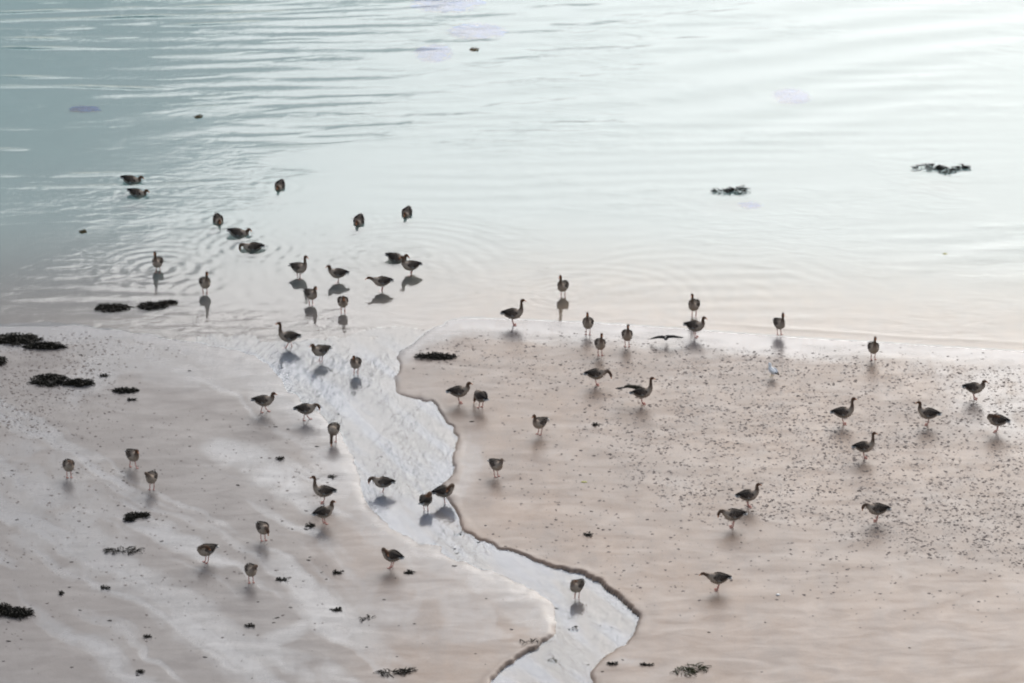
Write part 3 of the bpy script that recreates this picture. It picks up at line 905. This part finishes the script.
x, y, z = spot(772, 377)
gull = bpy.data.objects.new('gull', None); COL.objects.link(gull)
gull.location = (x, y, float(ground_z(x, y))); gull.rotation_euler = (0, R(-8), R(125)); gull.scale = (1.35, 1.35, 1.35)
tag(gull, 'small white gull standing on the speckled sand, the only white bird', 'gull')
part('body', [(-.15, 0, .155, .012, .01), (-.10, 0, .155, .045, .04), (0, 0, .15, .068, .065), (.08, 0, .17, .055, .055), (.11, 0, .215, .035, .036), (.12, 0, .25, .036, .037), (.145, 0, .262, .03, .03), (.165, 0, .258, .012, .012)], M_WHITE, gull, 4, 12)
part('bill', [(.158, 0, .258, .008, .009), (.185, 0, .254, .006, .007), (.205, 0, .248, .003, .004)], M_BILL, gull)
for sg in (1, -1):
    wv = part('wing', [(.06, .05 * sg, .18, .01, .02), (0, .064 * sg, .175, .014, .04), (-.09, .05 * sg, .175, .012, .028), (-.17, .02 * sg, .17, .006, .01)], M_GREYW, gull)
    part('wing_tip', [(-.13, .036 * sg, .178, .010, .016), (-.19, .015 * sg, .172, .008, .010), (-.23, .005 * sg, .168, .003, .004)], M_BLACKP, wv)
    part('leg', [(0, .025 * sg, .12, .010, .012), (0, .025 * sg, .06, .005, .005), (.005, .025 * sg, .008, .006, .005), (.04, .03 * sg, .005, .014, .003)], M_LEGP, gull)

x, y, z = spot(666, 344)
crow = bpy.data.objects.new('flying_bird', None); COL.objects.link(crow)
crow.location = (x, y, z + .20); crow.rotation_euler = (R(6), R(-4), R(-100))
tag(crow, 'dark bird with grey belly and spread wings skimming low over the sand', 'bird')
part('body', [(-.16, 0, 0, .02, .012), (-.08, 0, -.005, .05, .04), (.03, 0, -.01, .062, .055), (.11, 0, .0, .05, .046), (.16, 0, .012, .036, .034), (.20, 0, .01, .012, .012)], M_GREYP, crow, 4, 12)
part('bill', [(.19, 0, .012, .012, .012), (.225, 0, .006, .008, .008), (.25, 0, .0, .003, .003)], M_BLACKP, crow)
part('tail', [(-.13, 0, .002, .03, .01), (-.22, 0, .0, .055, .006), (-.29, 0, -.004, .06, .004)], M_BLACKP, crow)
for sg in (1, -1):
    w = part('wing', [(.05, .03 * sg, .03, .13, .026), (.06, .16 * sg, .055, .13, .020), (.05, .30 * sg, .040, .115, .014), (.0, .43 * sg, .0, .07, .008), (-.04, .49 * sg, -.025, .015, .003)], M_BLACKP, crow, 4, 10, (1, 0, 0))
    for k in range(4):
        a = k / 3
        part('flight_feather', [(.02 - .05 * a, (.38 + .02 * a) * sg, .015, .012, .004), (-.02 - .08 * a, (.48 - .04 * a) * sg, -.02, .014, .003), (-.05 - .11 * a, (.54 - .07 * a) * sg, -.04, .005, .002)], M_BLACKP, w, 2, 6, (1, 0, 0))

# ------------------------------------------------------------------ seaweed
def ribbon(rs, x, y, z, L, wd, ang, curl, lift, n=5):
    """a flat blade with some thickness"""
    V = []; a = ang
    for i in range(n + 1):
        t = i / n; w = wd * (1 - .75 * t * t) * (.5 + .5 * min(1, t * 4)); hz = z + lift * math.sin(t * math.pi) + .004
        nx, ny = -math.sin(a), math.cos(a); tw = .4 * w * math.sin(6 * t + ang)
        V += [(x + nx * w, y + ny * w, hz + tw), (x - nx * w, y - ny * w, hz - tw * .3), (x, y, hz + .012)]
        x += math.cos(a) * L / n; y += math.sin(a) * L / n; a += curl / n + rs.uniform(-.25, .25)
    F = []
    for i in range(n):
        b = i * 3
        F += [(b, b + 3, b + 5, b + 2), (b + 2, b + 5, b + 4, b + 1), (b + 1, b + 4, b + 3, b)]
    F += [(0, 2, 1), (n * 3, n * 3 + 1, n * 3 + 2)]
    return V, F

def weed(label, lobes, seed, mat=None, mound=True, height=.11, density=1.0, floating=False, name='seaweed_clump', group=None, blade=.16, depth_z=None):
    """lobes: photo (u, v, width, height) of each lump"""
    rs = random.Random(seed); parts = []
    u0 = sum(l[0] for l in lobes) / len(lobes); v0 = sum(l[1] for l in lobes) / len(lobes)
    ox, oy, oz = spot(u0, v0)
    def place(u, v):
        if depth_z is None: return spot(u, v)
        z = -.5
        for _ in range(6):
            x, y = pix(u, v, z); z = float(ground_z(x, y))
        return float(x), float(y), z
    ox, oy, oz = place(u0, v0)
    for (u, v, w, h) in lobes:
        cx, cy, cz = place(u, v)
        s = ppm(cy); rx = w / s / 2; ry = max(.05, (h / s / 2 - height * .45) / math.sin(math.atan2(CAM_H, cy)))
        def surf(px, py):
            if depth_z is not None: return float(ground_z(px, py))
            return 0.0 if floating else max(float(ground_z(px, py)), -.01)
        if mound:
            K, Rn = 28, 7; V = []; F = []
            for i in range(Rn + 1):
                t = i / Rn
                for k in range(K):
                    a = 2 * math.pi * k / K
                    wob = 1 + .30 * float(vnoise(np.array(3 * math.cos(a) + seed), np.array(3 * math.sin(a)))) + .16 * rs.uniform(-1, 1)
                    X = cx + rx * t * math.cos(a) * wob; Y = cy + ry * t * math.sin(a) * wob
                    hz = height * (1 - t ** 2.2) * (1 + .5 * rs.uniform(-1, 1)) if t < 1 else -.01
                    V.append((X, Y, surf(X, Y) + hz))
            for i in range(Rn):
                for k in range(K):
                    a = i * K + k; b = i * K + (k + 1) % K
                    F.append((a, a + K, b + K, b))
            parts.append((V, F))
        nb = int(density * (70 + 420 * rx * ry))
        for _ in range(min(nb, 420)):
            a = rs.uniform(0, 2 * math.pi); t = math.sqrt(rs.random()) * (1.0 if mound else .95)
            X = cx + rx * t * math.cos(a); Y = cy + ry * t * math.sin(a)
            hz = height * max(0, 1 - t * t) * .9 if mound else height * rs.random() * (1 - t)
            L = blade * rs.uniform(.5, 1.3)
            out = math.atan2(ry * math.sin(a), rx * math.cos(a)) + rs.uniform(-1.2, 1.2) if t > .5 else rs.uniform(0, 6.28)
            parts.append(ribbon(rs, X, Y, surf(X, Y) + hz, L, rs.uniform(.010, .026), out, rs.uniform(-1.6, 1.6), rs.uniform(.0, .05)))
    V, F = join(parts)
    V = [(a - ox, b - oy, c - oz) for a, b, c in V]
    me = pymesh(name, V, F, False)
    o = link(name, me, mat or M_WEED); o.location = (ox, oy, oz)
    tag(o, label, 'seaweed', group)
    return o

GW = 'seaweed clumps on the beach'
weed('largest black seaweed clump, two lobed, at the left edge below the waterline', [(17, 340, 46, 14), (45, 347, 38, 9)], 1, group=GW)
weed('black seaweed tuft cut by the left edge under the largest clump', [(0, 362, 9, 9)], 2, group=GW)
weed('long black seaweed mound on grey sand at left, tapering to the right', [(49, 381, 38, 14), (78, 384, 30, 9)], 3, group=GW)
weed('dark seaweed strand at the waterline, left one of two in a row', [(113, 308, 36, 8)], 4, height=.07, group=GW)
weed('dark seaweed strand at the waterline, right one of two, with a trailing wisp', [(152, 306, 28, 8), (168, 303, 14, 3)], 5, height=.06, group=GW)
weed('small narrow seaweed clump right of the tapering mound', [(126, 391, 25, 6)], 6, height=.06, blade=.1, group=GW)
weed('long low seaweed bar on pink sand right of the stream mouth', [(435, 357, 42, 8)], 7, height=.07, blade=.12, group=GW)
weed('seaweed clump on left sand below the three hunched geese', [(138, 516, 24, 7), (129, 520, 8, 4)], 8, height=.06, blade=.10, group=GW)
weed('branching black seaweed sprig on left sand, lower of two small ones', [(122, 551, 32, 7)], 9, mound=False, height=.06, density=.45, blade=.22, group=GW)
weed('thick black seaweed clump at the left edge near the lower corner', [(3, 611, 20, 14), (19, 614, 26, 12)], 10, height=.10, group=GW)
weed('thin black seaweed sprig at the bottom edge left of the stream', [(390, 673, 24, 5), (408, 671, 10, 4)], 11, mound=False, height=.05, density=.35, blade=.2, group=GW)
weed('olive green seaweed sprig at the bottom edge right of the stream', [(683, 672, 18, 8), (696, 668, 16, 7)], 12, M_WEED2, False, .06, .35, blade=.26, group=GW)
weed('ragged black seaweed floating in shallow water right of centre', [(723, 192, 17, 4), (738, 191, 14, 8)], 13, mound=False, height=.06, density=.55, floating=True, blade=.24, group=GW)
weed('ragged black seaweed floating near the right edge, wider of the two floating', [(929, 168, 26, 7), (946, 171, 16, 6), (962, 168, 8, 3)], 14, mound=False, height=.06, density=.5, floating=True, blade=.26, group=GW)
GS = 'seaweed under the water'
weed('submerged blue grey weed patch, the wider one near the top', [(477, 32, 54, 18)], 20, mat=M_UNDERWEED, name='submerged_seaweed', height=.10, group=GS, depth_z=1)
weed('submerged blue grey weed patch, round one below left of the wider patch', [(434, 54, 34, 20)], 21, mat=M_UNDERWEED, name='submerged_seaweed', height=.10, group=GS, depth_z=1)
weed('submerged weed patch cut by the top edge of the photo', [(446, 4, 66, 22)], 22, mat=M_UNDERWEED, name='submerged_seaweed', height=.10, group=GS, depth_z=1)
weed('submerged pale violet weed patch in open water at upper right', [(791, 97, 33, 17)], 23, mat=M_UNDERWEED, name='submerged_seaweed', height=.10, group=GS, depth_z=1)
weed('faint submerged weed streak in the upper left water', [(84, 110, 28, 6)], 24, mat=M_UNDERWEED, name='submerged_seaweed', height=.10, group=GS, depth_z=1)
weed('faint submerged weed spot just below right of the floating seaweed', [(750, 206, 16, 6)], 25, mat=M_UNDERWEED, name='submerged_seaweed', height=.04, group=GS, depth_z=1)

# single scraps of weed, ten pixels or so each
SCRAPS = [(311, 526, 10, 4, 'black weed scrap on sand beside the feet of the lower bank goose'),
 (337, 610, 11, 4, 'blunt black weed scrap on sand at the lower edge, left of stream'),
 (368, 619, 15, 4, 'pointed grey weed scrap right of the blunt black one at lower middle'),
 (337, 573, 10, 4, 'weed scrap on sand left of the goose standing alone below the stream'),
 (409, 573, 10, 4, 'double weed scrap at lower right of the goose standing alone below the stream'),
 (281, 580, 11, 3, 'thin weed scrap right of the goose preening with pink feet'),
 (250, 626, 10, 3, 'thin weed scrap straight below the goose preening with pink feet'),
 (574, 629, 10, 5, 'black weed scrap lying in the lower stream below the hunched goose'),
 (588, 535, 8, 4, 'single dark weed scrap on pink sand right of the stream bend'),
 (596, 425, 7, 3, 'tiny dark weed scrap below the geese on speckled sand in the middle'),
 (459, 533, 10, 4, 'dark weed scrap caught on the right stream bank'),
 (531, 642, 22, 4, 'thin dark twig of weed lying above the lower left bank'),
 (132, 400, 9, 2, 'flat weed scrap just under the small narrow seaweed clump'),
 (104, 376, 8, 3, 'weed scrap on wet sand between mound and waterline at left'),
 (553, 660, 10, 6, 'green brown weed scrap in the stream at the bottom edge'),
 (280, 459, 7, 3, 'small dark weed scrap on sand left of the tall upright goose'),
 (332, 477, 6, 3, 'small dark weed scrap right above the tall upright goose'),
 (613, 664, 11, 3, 'flat weed scrap on the sand right of the stream at the bottom'),
 (647, 665, 13, 3, 'pale flat weed scrap between stream and olive sprig at the bottom'),
 (105, 588, 9, 3, 'weed scrap on lower left sand above the thin current lines'),
 (148, 637, 8, 3, 'weed scrap on lower left sand, middle one of a loose row'),
 (141, 672, 7, 3, 'weed scrap on lower left sand, lowest one near the bottom edge'),
 (62, 593, 5, 4, 'tiny round weed scrap right of the thick corner clump'),
 (198, 117, 8, 3, 'brown floating weed bit in the upper left water'),
 (474, 50, 8, 4, 'brown floating weed bit beside the round submerged patch'),
 (83, 232, 7, 3, 'faint reddish weed bit floating near the left edge')]
for i, (u, v, w, h, lab) in enumerate(SCRAPS):
    fl = v < 300
    weed(lab, [(u, v, w, h)], 100 + i, M_BROWNL if fl or u == 553 else M_WEED, w < 14, .022 if not fl else .03, .22 if w < 14 else .12, fl, 'seaweed_scrap', 'loose scraps of seaweed', .07 if w < 14 else .16)

# shell and leaf
def small_thing(name, label, cat, u, v, rx, ry, h, mat):
    x, y, z = spot(u, v)
    vv, ff, _ = loft([(-rx, 0, .004, ry * .2, h * .2), (-rx * .5, 0, h * .4, ry * .85, h * .5), (rx * .2, 0, h * .45, ry, h * .55), (rx, 0, .006, ry * .3, h * .2)], 4, 12)
    o = link(name, pymesh(name, vv, ff), mat); o.location = (x, y, z); tag(o, label, cat)
small_thing('shell', 'tiny white shell on smooth pink sand right of the nearest goose', 'shell', 778, 595, .055, .05, .03, M_SHELL)
small_thing('leaf', 'tiny yellow green leaf on sand between the stream and speckled sand', 'leaf', 584, 482, .09, .05, .014, M_LEAF)
small_thing('leaf', 'tiny yellow leaf floating in shallow water near the right edge', 'leaf', 945, 254, .08, .05, .02, M_LEAF)

# ------------------------------------------------------------------ worm casts and weed crumbs: nobody could count them
def cast_mesh(P, name):
    """P rows: x, y, z, rx, ry, h, angle"""
    K = 7
    P = np.asarray(P); n = len(P)
    a = np.linspace(0, 2 * math.pi, K, endpoint=False)
    jit = rng.uniform(.65, 1.25, (n, K)); jit2 = rng.uniform(.4, 1.2, (n, K))
    ca, sa = np.cos(P[:, 6])[:, None], np.sin(P[:, 6])[:, None]
    ex = P[:, 3:4] * np.cos(a) * jit; ey = P[:, 4:5] * np.sin(a) * jit
    X = P[:, 0:1] + ex * ca - ey * sa; Y = P[:, 1:2] + ex * sa + ey * ca
    low = np.stack([X, Y, np.repeat(P[:, 2:3] - .004, K, 1)], -1)
    mx = P[:, 0:1] + .55 * (X - P[:, 0:1]); my = P[:, 1:2] + .55 * (Y - P[:, 1:2])
    mid = np.stack([mx, my, P[:, 2:3] + P[:, 5:6] * jit2], -1)
    top = np.stack([P[:, 0], P[:, 1], P[:, 2] + P[:, 5]], -1)[:, None]
    V = np.concatenate([low, mid, top], 1); m = 2 * K + 1
    F = []
    for k in range(K):
        k2 = (k + 1) % K
        F += [(k, k2, K + k2), (k, K + k2, K + k), (K + k, K + k2, 2 * K)]
    F = np.array(F)
    FF = (F[None] + (np.arange(n) * m)[:, None, None]).reshape(-1, 3)
    return mesh_np(name, V.reshape(-1, 3), FF)

N = 42000
uu = rng.uniform(-120, 1150, N * 2); vv = rng.uniform(320, 720, N * 2)
ok = rng.random(N * 2) < cast_density(uu, vv)
uu, vv = uu[ok], vv[ok]
# place on the sand itself
cx, cy = pix(uu, vv, 0.0)
for _ in range(4): cx, cy = pix(uu, vv, lookup(HH, cx, cy))
cz = lookup(HH, cx, cy); csd = lookup(SD, cx, cy)
ok = (cz > .003) & (csd < -.25)
cx, cy, cz = cx[ok], cy[ok], cz[ok]
n = len(cx)
sz = np.clip(np.exp(rng.normal(0, .45, n)), 0, 2.0)
sz = sz * (1 + .12 * smooth(-2, 6, cx) * smooth(137, 130, cy))
P = np.stack([cx, cy, cz, 0.031 * sz, .022 * sz, .0055 * sz * rng.uniform(.6, 1.3, n), rng.normal(0, .6, n)], 1)
me = cast_mesh(P, 'worm_casts')
tag(link('worm_casts', me, M_CAST), 'dark worm casts speckling the wet sand flats', 'worm casts', kind='stuff')

n = 200
uu = rng.uniform(-40, 1064, n); vv = 335 + 360 * rng.random(n) ** .8
ok = (uu < 640) | (rng.random(n) < .25)
uu, vv = uu[ok], vv[ok]
cx, cy = pix(uu, vv, 0.0)
for _ in range(4): cx, cy = pix(uu, vv, lookup(HH, cx, cy))
cz = lookup(HH, cx, cy); n = len(cx)
wz = np.where(lookup(SD, cx, cy) > 0, lookup(STREAM_Z, cx, cy), -1); cz = np.maximum(cz, wz)
sz = np.clip(np.exp(rng.normal(0, .45, n)), 0, 1.7)
P = np.stack([cx, cy, cz, 0.050 * sz, .018 * sz, .010 * sz, rng.normal(0, .5, n)], 1)
me = cast_mesh(P, 'weed_crumbs')
tag(link('weed_crumbs', me, M_WEED), 'dark crumbs of weed strewn over the sand', 'weed crumbs', kind='stuff')
